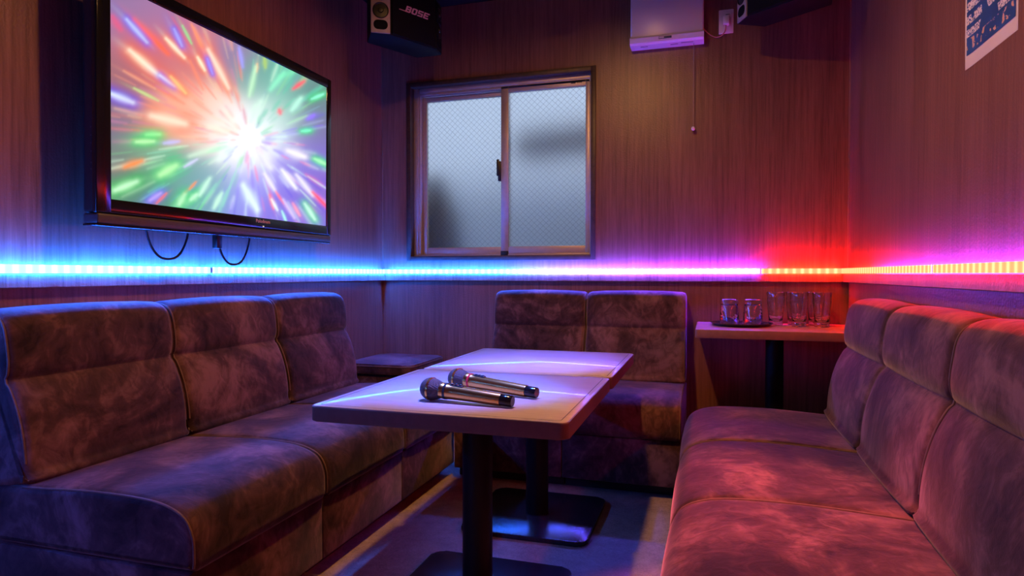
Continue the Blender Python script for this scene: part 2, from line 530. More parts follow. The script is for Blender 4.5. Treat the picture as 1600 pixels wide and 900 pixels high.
def sash(x0, x1, y0, y1, z0, z1, wl, wr, wt, wbm):
    mb = MB()
    wbox(mb, (x0, y0, z0), (x0 + wl, y1, z1)); wbox(mb, (x1 - wr, y0, z0), (x1, y1, z1))
    wbox(mb, (x0 + wl, y0, z1 - wt), (x1 - wr, y1, z1)); wbox(mb, (x0 + wl, y0, z0), (x1 - wr, y1, z0 + wbm))
    s = mb.build('sash', M['alu'], win)
    ym = (y0 + y1) / 2
    g = MB(); g.box(Vector((x0 + wl - 0.004, ym - 0.003, z0 + wbm - 0.004)) - wc, Vector((x1 - wr + 0.004, ym + 0.003, z1 - wt + 0.004)) - wc)
    g.build('glass_pane', M['pane'], s, smooth=False)
    return s
sz0, sz1 = fz0 + 0.013, fz1 - 0.028
# rear (outer) left sash, front (inner) right sash
s_out = sash(fx0 + 0.043, xm + 0.012, fy0 + 0.040, fy0 + 0.066, sz0, sz1 - 0.017, 0.028, 0.040, 0.030, 0.042)
s_in = sash(xm - 0.028, fx1 - 0.015, fy0 + 0.004, fy0 + 0.034, sz0, sz1 - 0.002, 0.046, 0.024, 0.036, 0.042)
# crescent lock on the meeting stile
mb = MB()
wbox(mb, (xm - 0.046, fy0 - 0.006, 1.560), (xm - 0.029, fy0 + 0.02, 1.680), 0.004)
wbox(mb, (xm - 0.052, fy0 - 0.014, 1.590), (xm - 0.036, fy0 - 0.004, 1.690), 0.004)
mb.build('crescent_lock', M['black'], s_in)
mb = MB(); wbox(mb, (xm - 0.030, fy0 - 0.001, sz0 - 0.012), (xm + 0.018, fy0 + 0.02, sz0 + 0.016), 0.003)
mb.build('stile_foot', M['black'], s_in)
mb = MB()
wbox(mb, (fx1 - 0.125, fy0 + 0.0025, sz1 - 0.021), (fx1 - 0.098, fy0 + 0.005, sz1 - 0.014), 0)
for k in range(4): wbox(mb, (fx1 - 0.090 + k * 0.008, fy0 + 0.0025, sz1 - 0.020), (fx1 - 0.085 + k * 0.008, fy0 + 0.005, sz1 - 0.015), 0)
mb.build('maker_sticker', M['slot'], s_in, smooth=False)
# behind the frosted glass: neighbouring wall, and made-up dark shapes that smudge the panes
def ext(name, mb, col):
    return tag(mb.build(name, plain(name + '_render', col, 0.9, noise=0.1), smooth=False), kind='structure')
ext('outside_dark_blob', MB().lathe([(0, -0.5), (0.16, -0.35), (0.22, 0.0), (0.16, 0.38), (0.07, 0.60), (0, 0.66)], 20, Matrix.Translation((-1.80, YB + 0.42, 1.05))), (0.07, 0.09, 0.11))
ext('outside_dark_band', MB().tube([(-1.26, YB + 0.62, 1.88), (-0.9, YB + 0.62, 1.90), (0.4, YB + 0.62, 1.94)], 0.10, 14), (0.13, 0.15, 0.19))
ext('outside_wall', MB().box((-4.5, YB + 1.5, -0.5), (1.5, YB + 1.7, 1.75)), (0.48, 0.56, 0.68))

# ------------------------------------------------------------------ LED strips
SZ0, SZ1, ST = 1.002, 1.028, 0.040
def strip(P0, P1, nrm, mats, n=14):
    """light bar on the rail: glowing front cover, added glowing faces behind it to wash the wall and below it"""
    P0, P1, nrm = Vector(P0), Vector(P1), Vector(nrm)
    flip = (P1 - P0).cross(Vector((0, 0, 1))).dot(nrm) < 0
    mb = MB()
    def quad(a, b_, o0, z0, o1, z1, rev):
        V = [a + nrm * o0 + Vector((0, 0, z0)), b_ + nrm * o0 + Vector((0, 0, z0)), b_ + nrm * o1 + Vector((0, 0, z1)), a + nrm * o1 + Vector((0, 0, z1))]
        mb.add(V, [(0, 1, 2, 3) if (rev == flip) else (3, 2, 1, 0)])
    for i in range(n):
        a, b_ = P0.lerp(P1, i / n), P0.lerp(P1, (i + 1) / n)
        mb.cur = 0; quad(a, b_, ST, SZ0, ST, SZ1, False)
        mb.cur = 1; quad(a, b_, ST - 0.002, SZ0, ST - 0.002, SZ1, True)
        mb.cur = 2; quad(a, b_, ST, SZ0, RT, SZ0, True)
    return mb.build('led_tape', mats, None, smooth=False)
def strip_y(xw, sgn, y0, y1, mats, n=14):
    return strip((xw, y0, 0), (xw, y1, 0), (sgn, 0, 0), mats, n)
def strip_x(x0, x1, mats, n=14):
    return strip((x0, YB, 0), (x1, YB, 0), (0, -1, 0), mats, n)
BLUE, VIOL, RED = (0.006, 0.115, 1.0), (0.15, 0.03, 1.0), (1.0, 0.010, 0.003)
BLUE_F, VIOL_F, RED_F = (0.03, 0.14, 1.0), (0.12, 0.07, 1.0), (1.0, 0.08, 0.032)
BS, RS = 48.0, 14.0            # towards the room
BU, RU = 500.0, 400.0          # added rear faces, for the glow on the wall
def pair(name, f0, f1, c0, c1, axis, p0, p1, s, su, low=None, lk=1.0):
    up = led(name + '_side', c0, c1, axis, p0, p1, P, su * 0.9, su * 1.1)
    lo = led(name + '_low', low or c0, low or c1, axis, p0, p1, P, lk * ((s * 2.4) if low else (s * 5)), lk * ((s * 3.6) if low else (s * 7)))
    return [led(name + '_front', f0, f1, axis, p0, p1, P, s * 0.8, s * 1.7), up, lo]
GRP = 'LED light strips along the wall rail'
def led_thing(label, o, mount=None):
    t = thing('led_strip', label, 'LED strip', (0, 0, 0), 0, GRP)
    o.parent = t
    return t
yj = 2.139
P = 0.039
t1 = led_thing('near blue LED strip on the left wall, ending at the joint under the television', strip_y(XL, 1, YF, yj - 0.008, pair('led_blue_near', BLUE_F, BLUE_F, BLUE, BLUE, 'Y', 0, 1, BS, BU, None, 2.0)))
t2 = led_thing('glowing blue LED strip on the left wall from the joint to the far corner', strip_y(XL, 1, yj + 0.008, YB - ST, pair('led_blue_far', BLUE_F, BLUE_F, BLUE, BLUE, 'Y', 0, 1, BS, BU, None, 2.0)))
t3 = led_thing('LED strip on the back wall turning from blue to violet beneath the window', strip_x(XL + ST, 0.262, pair('led_blue_violet', BLUE_F, VIOL_F, BLUE, VIOL, 'X', -1.2, -0.1, BS, BU, None, 1.6)))
t4 = led_thing('short red LED strip on the back wall above the drinking glasses', strip_x(0.270, XR - ST, pair('led_red_back', RED_F, RED_F, RED, RED, 'X', 0, 1, RS, RU * 1.5, None, 6.0), n=6))
yr = 2.231
RV = (0.14, 0.03, 1.0)  # violet for the added rear faces behind the red fronts
t5 = led_thing('orange red LED strip on the right wall from the back corner to its joint', strip_y(XR, -1, yr + 0.008, YB - ST, pair('led_red_right', RED_F, RED_F, RV, RED, 'Y', 2.4, 3.2, RS, RU * 0.5, RED, 3.0)))
t6 = led_thing('orange red LED strip on the right wall above the nearest sofa modules', strip_y(XR, -1, YF, yr - 0.008, pair('led_red_near', RED_F, RED_F, RV, RV, 'Y', 0, 1, RS, RU * 0.5, RED, 3.0)))
# joint clips (a part of the strip they end)
MB().box((XL, yj - 0.008, SZ0 + 0.002), (XL + ST * 0.97, yj + 0.008, SZ1 - 0.002), 0.002).build('joint_clip', M['white_plastic'], t1)
MB().box((XR - ST * 0.97, yr - 0.008, SZ0 + 0.002), (XR, yr + 0.008, SZ1 - 0.002), 0.002).build('joint_clip', M['white_plastic'], t6)
# ------------------------------------------------------------------ ceiling downlight (the warm lamp that throws the table shadows)
lamp = thing('ceiling_light', 'small round warm ceiling downlight over the near table', 'ceiling light', (-0.56, 1.86, ZC))
MB().lathe([(0.075, 0.0), (0.075, -0.012), (0.052, -0.020), (0.050, -0.008), (0.0, -0.008)], 40).build('trim_ring', M['white_plastic'], lamp)
MB().lathe([(0.0, -0.012), (0.049, -0.012), (0.049, -0.010), (0.0, -0.010)], 32).build('lamp_lens', emit('warm_lens', (1.0, 0.46, 0.14), 2600.0), lamp, smooth=False)

# made-up spotlight fixtures, added to tint the right sofa and the tables
def add_fill_spot(name, label, loc, aim, col, watt, size, blend):
    t = thing(name, label, 'fill_spot', loc)
    d = (Vector(aim) - Vector(loc)).normalized()
    Mx = Matrix.Translation((0, 0, -0.05)) @ d.to_track_quat('-Z', 'Y').to_matrix().to_4x4()
    MB().lathe([(0.018, 0.05), (0.036, 0.045), (0.036, -0.05), (0.032, -0.05), (0.030, 0.0), (0.0, 0.0)], 28, Mx).build('can', M['black'], t)
    MB().lathe([(0, 0), (0.05, 0), (0.05, -0.012), (0.01, -0.012), (0.01, -0.03), (0, -0.03)], 24).build('ceiling_mount', M['black'], t)
    ld = bpy.data.lights.new(name, 'SPOT')
    ld.color = col; ld.energy = watt; ld.spot_size = size; ld.spot_blend = blend; ld.shadow_soft_size = 0.03
    lo = bpy.data.objects.new('spot_beam', ld)
    COL.objects.link(lo)
    lo.parent = t
    lo.matrix_local = Mx @ Matrix.Translation((0, 0, -0.055))
add_fill_spot('fill_spot', 'made-up ceiling spotlight throwing pink light on the right sofa', (0.17, 1.60, ZC), (0.10, 1.66, 0.42), (1.0, 0.15, 0.22), 620.0, R(29), 0.8)
add_fill_spot('fill_spot', 'made-up ceiling spotlight throwing blue light on the near table', (-0.74, 1.84, ZC), (-0.72, 1.86, 0.64), (0.03, 0.12, 1.0), 1500.0, R(23), 0.8)
add_fill_spot('fill_spot', 'made-up ceiling spotlight throwing violet light on the far table', (-0.66, 2.53, ZC), (-0.66, 2.53, 0.64), (0.10, 0.10, 1.0), 1000.0, R(25.5), 0.85)

# ------------------------------------------------------------------ television
TVX = -1.80
tvloc = Vector((TVX, 2.155, 1.55))
tv = thing('television', 'large black flat television on the left wall showing a burst of coloured light', 'television', tvloc)
tilt = Matrix.Rotation(R(0.7), 4, 'Y')
def tp(a): return Vector(a) - tvloc
# outer shell behind the bezel
y0, y1, z0, z1 = 1.518, 2.802, 1.190, 1.962
mb = MB()
mb.box(tp((TVX - 0.075, y0 + 0.012, z0)), tp((TVX - 0.012, y1 - 0.012, z1 - 0.01)), 0.012, 3)
mb.build('housing', M['black'], tv)
# bezel ring (front face at x=0)
sy0, sy1, sw0, sw1 = 1.572, 2.762, 1.237, 1.916
mb = MB()
d0, d1 = TVX - 0.022, TVX
mb.box(tp((d0, y0, z0)), tp((d1, sy0, z1)), 0.006, 3)
mb.box(tp((d0, sy1, z0)), tp((d1, y1, z1)), 0.006, 3)
mb.box(tp((d0, sy0 - 0.01, sw1)), tp((d1, sy1 + 0.01, z1)), 0.006, 3)
mb.box(tp((d0, sy0 - 0.01, z0)), tp((d1, sy1 + 0.01, sw0)), 0.006, 3)
mb.build('bezel', M['gloss_black'], tv)
mb = MB(); mb.box(tp((TVX - 0.06, y0 + 0.002, 1.156)), tp((TVX + 0.002, y1 - 0.004, 1.189)), 0.006, 3)
bar = mb.build('speaker_bar', M['bar_grey'], tv)
mb = MB(); mb.box(tp((TVX - 0.058, y0, 1.150)), tp((TVX - 0.002, y1 - 0.006, 1.1565)), 0.002, 2)
mb.build('lower_lip', M['gloss_black'], bar)
mb = MB(); mb.box(tp((TVX - 0.001, 2.288, 1.1985)), tp((TVX + 0.0015, 2.296, 1.204)), 0.0005)
mb.build('power_light', emit('standby_light', (1.0, 0.85, 0.7), 1.2), tv)
for z in (1.455, 1.43, 1.405, 1.38, 1.345, 1.325):
    MB().box(tp((TVX - 0.038, y0 + 0.0105, z)), tp((TVX - 0.033, y0 + 0.0125, z + 0.004)), 0.0008).build('side_button', M['bar_grey'], tv)
mb = MB()
mb.box(tp((XL + 0.005, 1.93, 1.35)), tp((XL + 0.022, 2.38, 1.80)), 0.003)
mb.box(tp((XL + 0.02, 2.0, 1.40)), tp((TVX - 0.075, 2.05, 1.78)), 0.003)
mb.box(tp((XL + 0.02, 2.26, 1.40)), tp((TVX - 0.075, 2.31, 1.78)), 0.003)
mb.build('wall_bracket', M['steel_black'], tv)

def screen_picture(nx, ny):
    """the picture on the screen: colour streaks bursting from one point (linear RGB per grid corner)"""
    rng = np.random.default_rng(11)
    u, v = np.meshgrid(np.linspace(0, 1, nx + 1), np.linspace(0, 1, ny + 1))
    # picture plane coordinates as the eye sees the screen: perspective-compressed to the right
    src = [(0, 0), (1, 0), (1, 1), (0, 1)]; dst = [(176, 314), (510, 352), (510, 137.5), (174, -30)]
    A, B = [], []
    for (a, b_), (x, y) in zip(src, dst):
        A.append([a, b_, 1, 0, 0, 0, -x * a, -x * b_]); B.append(x)
        A.append([0, 0, 0, a, b_, 1, -y * a, -y * b_]); B.append(y)
    h = np.linalg.solve(np.array(A, float), np.array(B, float))
    w = h[6] * u + h[7] * v + 1
    X = (h[0] * u + h[1] * v + h[2]) / w
    Y = (h[3] * u + h[4] * v + h[5]) / w
    s2l = lambda c: (np.array(c, float) / 255.0) ** 2.2
    # soft base colours
    img = np.zeros(X.shape + (3,)); wt = np.zeros(X.shape)
    for x, y, s, c in [(190, 10, 60, (150, 120, 165)), (260, 20, 60, (170, 120, 165)), (190, 120, 50, (160, 110, 120)), (230, 80, 45, (220, 110, 115)),
                       (300, 90, 45, (215, 125, 125)), (190, 190, 40, (130, 110, 140)), (190, 260, 40, (120, 125, 125)), (230, 300, 45, (95, 140, 125)),
                       (230, 230, 40, (130, 175, 140)), (290, 180, 45, (255, 180, 150)), (340, 190, 45, (255, 220, 200)), (390, 215, 45, (245, 245, 255)),
                       (370, 90, 35, (150, 130, 170)), (400, 120, 35, (120, 170, 160)), (440, 130, 40, (110, 185, 170)), (490, 150, 35, (110, 140, 140)),
                       (430, 180, 40, (150, 210, 190)), (490, 200, 35, (125, 120, 165)), (480, 250, 40, (135, 115, 215)), (440, 280, 40, (140, 120, 235)),
                       (390, 300, 40, (150, 150, 245)), (330, 290, 40, (120, 170, 185)), (290, 270, 40, (120, 165, 165)), (480, 320, 40, (135, 115, 225)),
                       (430, 335, 35, (140, 120, 230)), (505, 300, 30, (150, 110, 200))]:
        g = np.exp(-((X - x) ** 2 + (Y - y) ** 2) / (2 * (s * 0.62) ** 2)) + 1e-9
        img += g[..., None] * s2l(c); wt += g
    img /= wt[..., None]
    cx, cy = 392, 218
    dx, dy = X - cx, Y - cy
    rad = np.hypot(dx, dy) + 1e-6
    # white core
    core = 0.8 * np.exp(-(rad / 55) ** 2)
    img = img * (1 - core[..., None]) + core[..., None] * np.array([1.1, 1.1, 1.2])
    def streak(x1, y1, x2, y2, wd, c, amp=1.0, halo=None):
        nonlocal img
        ex, ey = x2 - x1, y2 - y1
        l2 = ex * ex + ey * ey + 1e-6
        t = np.clip(((X - x1) * ex + (Y - y1) * ey) / l2, 0, 1)
        d = np.hypot(X - x1 - t * ex, Y - y1 - t * ey)
        taper = 0.55 + 0.45 * np.sin(np.pi * np.clip(t, 0.08, 0.92))
        if halo is not None:
            g = amp * 0.75 * np.exp(-(d / (wd * 2.0)) ** 2)[..., None]
            img = img * (1 - np.clip(g, 0, 1)) + np.clip(g, 0, 1) * s2l(halo)
        g = np.clip(amp * np.exp(-(d / (wd * taper)) ** 1.7), 0, 1)[..., None]
        img = img * (1 - g) + g * s2l(c) * 1.08
    # random fine rays, coloured by sector
    for i in range(420):
        a = rng.uniform(0, 2 * np.pi)
        r0 = rng.uniform(18, 210) ; ln = rng.uniform(10, 34) * (0.5 + r0 / 130)
        ca, sa = np.cos(a), np.sin(a)
        mx, my = cx + r0 * ca, cy + r0 * sa * 0.95
        if not (165 < mx < 520 and -20 < my < 360): continue
        deg = (np.degrees(np.arctan2(-sa, ca))) % 360
        if 95 < deg < 185: pal = [(255, 120, 90), (255, 210, 170), (240, 90, 110), (255, 160, 130), (210, 130, 170)]
        elif 20 < deg <= 95: pal = [(120, 235, 190), (210, 255, 225), (100, 200, 170), (150, 230, 160), (130, 170, 190)]
        elif 185 <= deg < 255: pal = [(130, 235, 150), (220, 255, 225), (90, 190, 150), (110, 120, 230), (150, 235, 200)]
        else: pal = [(140, 110, 250), (225, 235, 255), (110, 90, 225), (190, 200, 255), (225, 255, 245), (255, 120, 170)]
        c = pal[rng.integers(len(pal))]
        streak(mx, my, mx + ca * ln, my + sa * ln, rng.uniform(1.6, 4.2), c, rng.uniform(0.2, 0.5))
    WO, OR, BL, GW, RD, BH, GH, OH = (255, 238, 205), (255, 120, 70), (170, 175, 255), (195, 255, 215), (255, 95, 105), (90, 80, 255), (50, 215, 110), (255, 110, 70)
    for s in [(212, 30, 265, 84, 6, (255, 110, 80)), (200, 29, 232, 66, 4, (190, 200, 255), 1, BH), (205, 78, 250, 118, 6.5, (255, 235, 205), 1, OH), (178, 25, 190, 45, 7, (255, 80, 120), .7),
              (262, 60, 291, 90, 4, WO, 1, OH), (275, 45, 287, 72, 3, BL, 1, BH), (288, 40, 302, 68, 2.5, (150, 225, 150)), (302, 38, 322, 82, 3, (255, 150, 115)),
              (328, 78, 360, 138, 5.5, (255, 230, 205), .9, OH), (312, 90, 323, 110, 3.6, (255, 243, 205), 1, OH), (327, 92, 335, 116, 2.4, (160, 150, 255), 1, BH),
              (253, 118, 276, 135, 3.4, (220, 215, 255), 1, BH), (270, 120, 293, 146, 3.8, (255, 200, 130), 1, OH), (174, 146, 210, 161, 6, (215, 225, 255), 1, (70, 50, 255)),
              (212, 138, 250, 158, 2.8, (195, 225, 145)), (240, 182, 292, 194, 10, (255, 232, 205), .9, (255, 120, 90)), (300, 95, 320, 140, 3, (255, 140, 110), .8),
              (376, 76, 382, 105, 4, (165, 160, 255), .9), (415, 92, 417, 106, 4, (190, 220, 90), .8), (404, 101, 403, 112, 3, (255, 190, 140), .9),
              (460, 139, 476, 128, 4, (255, 95, 115)), (488, 155, 505, 148, 3.2, (150, 255, 220), 1, GH), (402, 105, 392, 150, 4.5, (200, 250, 205), .8), (425, 140, 445, 115, 6, (150, 250, 205), .8),
              (458, 172, 471, 154, 6, (190, 255, 230), .9), (440, 120, 462, 112, 5, (130, 245, 190), .7), (438, 172, 440, 178, 4, (255, 100, 120)), (482, 186, 491, 180, 4.5, (150, 120, 255)),
              (473, 205, 485, 204, 3.2, (130, 255, 205), 1, GH), (232, 212, 252, 211, 5, (160, 255, 165), 1, GH), (216, 223, 243, 222, 4.6, (190, 255, 180), 1, GH),
              (260, 225, 282, 222, 4, (200, 195, 255), .9), (198, 263, 224, 253, 6.5, (255, 135, 60), 1), (254, 275, 278, 260, 8, (190, 255, 180), .95, GH), (182, 300, 216, 286, 7, (200, 255, 205), 1, (25, 200, 80)),
              (238, 315, 254, 304, 5, (190, 165, 255), 1, BH), (248, 320, 263, 304, 2.6, (255, 115, 120)), (284, 321, 292, 306, 6, (200, 255, 205), 1, GH), (302, 313, 310, 306, 5, (200, 255, 215), 1, GH),
              (300, 297, 309, 286, 2.4, (255, 150, 90)), (292, 262, 311, 250, 3, (215, 210, 255), .9), (316, 306, 331, 280, 5, (205, 255, 230), .9), (383, 290, 405, 328, 7.5, (232, 255, 255), .95),
              (338, 326, 350, 303, 5, (200, 255, 225), .9), (424, 305, 430, 326, 3, (255, 110, 140)), (427, 312, 436, 328, 3, (240, 250, 255)), (433, 299, 446, 318, 2.2, (255, 120, 150)), (445, 312, 462, 340, 3.5, (220, 200, 255), .9),
              (460, 318, 470, 336, 3.4, (255, 160, 190)), (478, 318, 493, 342, 4, (200, 255, 230), 1, GH), (465, 273, 490, 305, 4.6, (245, 240, 255), .9), (490, 300, 512, 323, 4, (255, 90, 125)),
              (493, 248, 509, 256, 3.8, (170, 255, 190), 1, (20, 220, 100)), (443, 266, 464, 294, 5, (250, 250, 255), .9), (452, 236, 477, 245, 8, (255, 250, 255), .9), (416, 272, 431, 296, 5, (245, 240, 255), .9),
              (443, 330, 449, 345, 2.4, (180, 255, 240)), (356, 175, 372, 205, 9, (255, 240, 225), .7), (395, 190, 410, 160, 8, (220, 255, 235), .7), (345, 250, 365, 232, 9, (235, 255, 245), .7), (405, 235, 425, 262, 8, (240, 240, 255), .8),
              (330, 200, 360, 205, 10, (255, 240, 220), .8), (300, 245, 340, 232, 6, (220, 255, 225), .6)]:
        streak(*s[:6], *(s[6:]))
    # zoom blur about the burst centre
    k = np.argmin(((X - cx) ** 2 + (Y - cy) ** 2).ravel())
    cu_, cv_ = u.ravel()[k], v.ravel()[k]
    acc = np.zeros_like(img)
    ss = np.linspace(0.90, 1.07, 11)
    for sc in ss:
        fu = np.clip((cu_ + (u - cu_) * sc) * nx, 0, nx - 1e-6); fv = np.clip((cv_ + (v - cv_) * sc) * ny, 0, ny - 1e-6)
        iu, iv = fu.astype(int), fv.astype(int)
        a, b_ = (fu - iu)[..., None], (fv - iv)[..., None]
        acc += (img[iv, iu] * (1 - a) + img[iv, iu + 1] * a) * (1 - b_) + (img[iv + 1, iu] * (1 - a) + img[iv + 1, iu + 1] * a) * b_
    img = 0.45 * acc / len(ss) + 0.55 * img
    return u, v, np.clip(img, 0, 1.3)

def screen_mat():
    m, nt, b = mat('tv_screen')
    nt.nodes.remove(b)
    at = N(nt, 'ShaderNodeVertexColor', layer_name='picture')
    e = N(nt, 'ShaderNodeEmission', i_Strength=1.7)
    L(nt, at.outputs['Color'], e.inputs['Color'])
    gl = N(nt, 'ShaderNodeBsdfGlossy', i_Roughness=0.2); gl.inputs['Color'].default_value = (0.03, 0.03, 0.03, 1)
    ad = N(nt, 'ShaderNodeAddShader')
    L(nt, e.outputs[0], ad.inputs[0]); L(nt, gl.outputs[0], ad.inputs[1])
    L(nt, ad.outputs[0], nt.nodes['Material Output'].inputs['Surface'])
    return m
nx, ny = 300, 170
u, v, img = screen_picture(nx, ny)
verts = [tuple(tp((TVX - 0.004, sy0 + a * (sy1 - sy0), sw0 + b_ * (sw1 - sw0)))) for a, b_ in zip(u.ravel(), v.ravel())]
W1 = nx + 1
faces = [(j * W1 + i, j * W1 + i + 1, (j + 1) * W1 + i + 1, (j + 1) * W1 + i) for j in range(ny) for i in range(nx)]
scr = link('screen', verts, faces, screen_mat(), tv, smooth=False)
ca = scr.data.color_attributes.new('picture', 'FLOAT_COLOR', 'POINT')
ca.data.foreach_set('color', np.concatenate([img.reshape(-1, 3), np.ones((img.shape[0] * img.shape[1], 1))], axis=1).astype(np.float32).ravel())

def text_mesh(name, body, size, shear, depth, m, parent, Mx, offset=0.0, spacing=1.0):
    cu = bpy.data.curves.new(name + '_curve', 'FONT')
    cu.body = body; cu.size = size; cu.shear = shear; cu.extrude = depth; cu.offset = offset
    cu.space_character = spacing
    cu.align_x = 'CENTER'; cu.align_y = 'CENTER'
    tmp = bpy.data.objects.new(name + '_tmp', cu)
    COL.objects.link(tmp)
    bpy.context.view_layer.update()
    me = bpy.data.meshes.new_from_object(tmp.evaluated_get(bpy.context.evaluated_depsgraph_get()))
    bpy.data.objects.remove(tmp)
    me.transform(Mx)
    me.materials.clear(); me.materials.append(m)
    o = bpy.data.objects.new(name, me)
    COL.objects.link(o)
    o.parent = parent
    return o
# text plane: local x -> +Y, local y -> +Z, faces +X
FX = Matrix(((0, 0, 1, 0), (1, 0, 0, 0), (0, 1, 0, 0), (0, 0, 0, 1)))
text_mesh('maker_name', 'Polodinum', 0.021, 0, 0.0004, M['logo'], tv, Matrix.Translation(tp((TVX + 0.0006, 2.290, 1.222))) @ FX)
tv.rotation_euler = (0, R(0.7), 0)

# cables looping under the television
def hang(name, a, b_, sag, side, plugpt=None):
    pts = []
    n = 26
    for i in range(n + 1):
        s = i / n
        y = a[0] + (b_[0] - a[0]) * (0.5 - 0.5 * math.cos(PI * s)) * 0.55 + (b_[0] - a[0]) * s * 0.45
        z = a[1] + (b_[1] - a[1]) * s - sag * (1 - abs(2 * s - 1) ** 2.3)
        pts.append((side, y, z))
    mb = MB().tube(pts, 0.0045, 8)
    for k, q in enumerate(mb.v): mb.v[k] = tuple(Vector(q) - tvloc)
    o = mb.build(name, M['cable_black'], tv)
    return o
c1 = hang('cable', (1.757, 1.195), (1.962, 1.195), 0.142, XL + 0.105)
c2 = hang('cable', (2.095, 1.195), (2.300, 1.195), 0.157, XL + 0.105)
MB().box(tp((XL + 0.095, 2.085, 1.10)), tp((XL + 0.122, 2.115, 1.165)), 0.005).build('plug', M['black'], c2)

# ------------------------------------------------------------------ sofa modules
BACK = [(0.020, 0.43), (0.020, 0.70), (0.020, 0.868), (0.045, 0.892), (0.085, 0.898), (0.125, 0.886), (0.148, 0.855), (0.158, 0.805), (0.163, 0.755), (0.158, 0.722), (0.150, 0.708),
        (0.166, 0.690), (0.190, 0.640), (0.208, 0.580), (0.218, 0.520), (0.222, 0.460), (0.222, 0.435)]
SEAT = [(0.02, 0.270), (0.02, 0.40), (0.06, 0.420), (0.22, 0.428), (0.45, 0.440), (0.62, 0.438), (0.70, 0.426), (0.752, 0.400), (0.776, 0.355), (0.780, 0.310), (0.776, 0.272), (0.74, 0.266), (0.40, 0.264), (0.06, 0.264)]
def resample(loop, n):
    pts = [Vector(p) for p in loop]
    ds = [0]
    for i in range(len(pts)): ds.append(ds[-1] + (pts[(i + 1) % len(pts)] - pts[i]).length)
    out = []
    j = 0
    for k in range(n):
        t = ds[-1] * k / n
        while ds[j + 1] < t: j += 1
        f = (t - ds[j]) / max(1e-9, ds[j + 1] - ds[j])
        out.append(pts[j].lerp(pts[(j + 1) % len(pts)], f))
    return out
def cushion(prof, W, name, m, parent, edge=0.022, puff=0.010, n=96, nx=22, flat=None):
    """profile (depth, height) drawn along the width W (x), rounded at both ends and puffed in the middle"""
    lp = resample(smooth_poly([(p[0], p[1], 0) for p in prof], 6), n)
    lp = [Vector((p.x, p.y)) for p in lp]
    area = sum(lp[i].x * lp[(i + 1) % n].y - lp[(i + 1) % n].x * lp[i].y for i in range(n))
    sg = 1 if area > 0 else -1
    nor = []
    for i in range(n):
        t = lp[(i + 1) % n] - lp[i - 1]
        nor.append(Vector((t.y, -t.x)).normalized() * sg)
    st = []
    K = 6
    for k in range(K + 1):
        a = PI / 2 * k / K
        st.append((-W / 2 + edge * (1 - math.sin(a)) , -edge * (1 - math.cos(a)) * 1.0))
    st = st[::-1]
    # st: from outermost (x=-W/2, inset=edge) inwards
    st = [(-W / 2 + edge * (1 - math.cos(PI / 2 * k / K)), -edge * (1 - math.sin(PI / 2 * k / K))) for k in range(K + 1)]
    inner = [(-W / 2 + edge + (W - 2 * edge) * i / nx, 0.0) for i in range(1, nx)]
    st = st + inner + [(-x, o) for x, o in st[::-1]]
    V, F = [], []
    for x, o in st:
        q = 1 - (2 * x / W) ** 2
        for i in range(n):
            front = 1.0 if lp[i].x > 0.03 else 0.0
            if lp[i].y < 0.29 and name == 'seat': front = 0.0
            p = lp[i] + nor[i] * (o + puff * max(q, 0) ** 0.6 * front)
            V.append((x, p.x, p.y))
    S = len(st)
    for s in range(S - 1):
        for i in range(n):
            j = (i + 1) % n
            f = (s * n + i, s * n + j, (s + 1) * n + j, (s + 1) * n + i)
            F.append(f if sg < 0 else f[::-1])
    F.append([i for i in range(n)] if sg > 0 else [i for i in range(n)][::-1])
    F.append([(S - 1) * n + i for i in range(n)][::-1] if sg > 0 else [(S - 1) * n + i for i in range(n)])
    bm = bmesh.new()
    bv = [bm.verts.new(p) for p in V]
    for f in F: bm.faces.new([bv[i] for i in f])
    bmesh.ops.recalc_face_normals(bm, faces=bm.faces)
    me = bpy.data.meshes.new(name)
    bm.to_mesh(me); bm.free()
    o = bpy.data.objects.new(name, me)
    COL.objects.link(o); o.parent = parent
    me.materials.append(m)
    for p in me.polygons: p.use_smooth = len(p.vertices) < 5
    return o, lp, nor
def piping(lp, nor, W, cond, parent, edge, r=0.0034):
    """welt cord that runs along both ends of a cushion where cond(point) holds"""
    idx = [i for i in range(len(lp)) if cond(lp[i])]
    # contiguous run
    n = len(lp)
    start = next((i for i in idx if (i - 1) % n not in idx), idx[0])
    run = []
    i = start
    while i in idx and len(run) < n:
        run.append(i); i = (i + 1) % n
    for s in (-1, 1):
        x = s * (W / 2 - edge * 0.30)
        pts = [(x, (lp[k] + nor[k] * (-edge * 0.29 + r * 0.3)).x, (lp[k] + nor[k] * (-edge * 0.29 + r * 0.3)).y) for k in run]
        MB().tube(pts, r, 8).build('piping', M['piping'], parent)

def sofa_module(label, W, loc, rz, group):
    t = thing('sofa_module', label, 'sofa module', loc, rz, group)
    w = W - 0.003
    e = 0.024
    b, lp, nor = cushion(BACK, w, 'backrest', M['velvet'], t, edge=e, puff=0.011, n=110)
    piping(lp, nor, w, lambda p: p.x > 0.03 and p.y > 0.475, b, e)
    s, lp, nor = cushion(SEAT, w, 'seat', M['velvet'], t, edge=0.02, puff=0.006, n=110)
    piping(lp, nor, w, lambda p: p.x > 0.20 and p.y > 0.275, s, 0.02)
    MB().box((-w / 2, 0.02, 0.055), (w / 2, 0.764, 0.262), 0.006, 2).build('base', M['velvet'], t)
    MB().box((-w / 2 + 0.002, 0.03, 0.0), (w / 2 - 0.002, 0.695, 0.055), 0.002).build('plinth', M['plinth'], t)
    return t
WL, WB, WR = 0.573, 0.537, 0.590
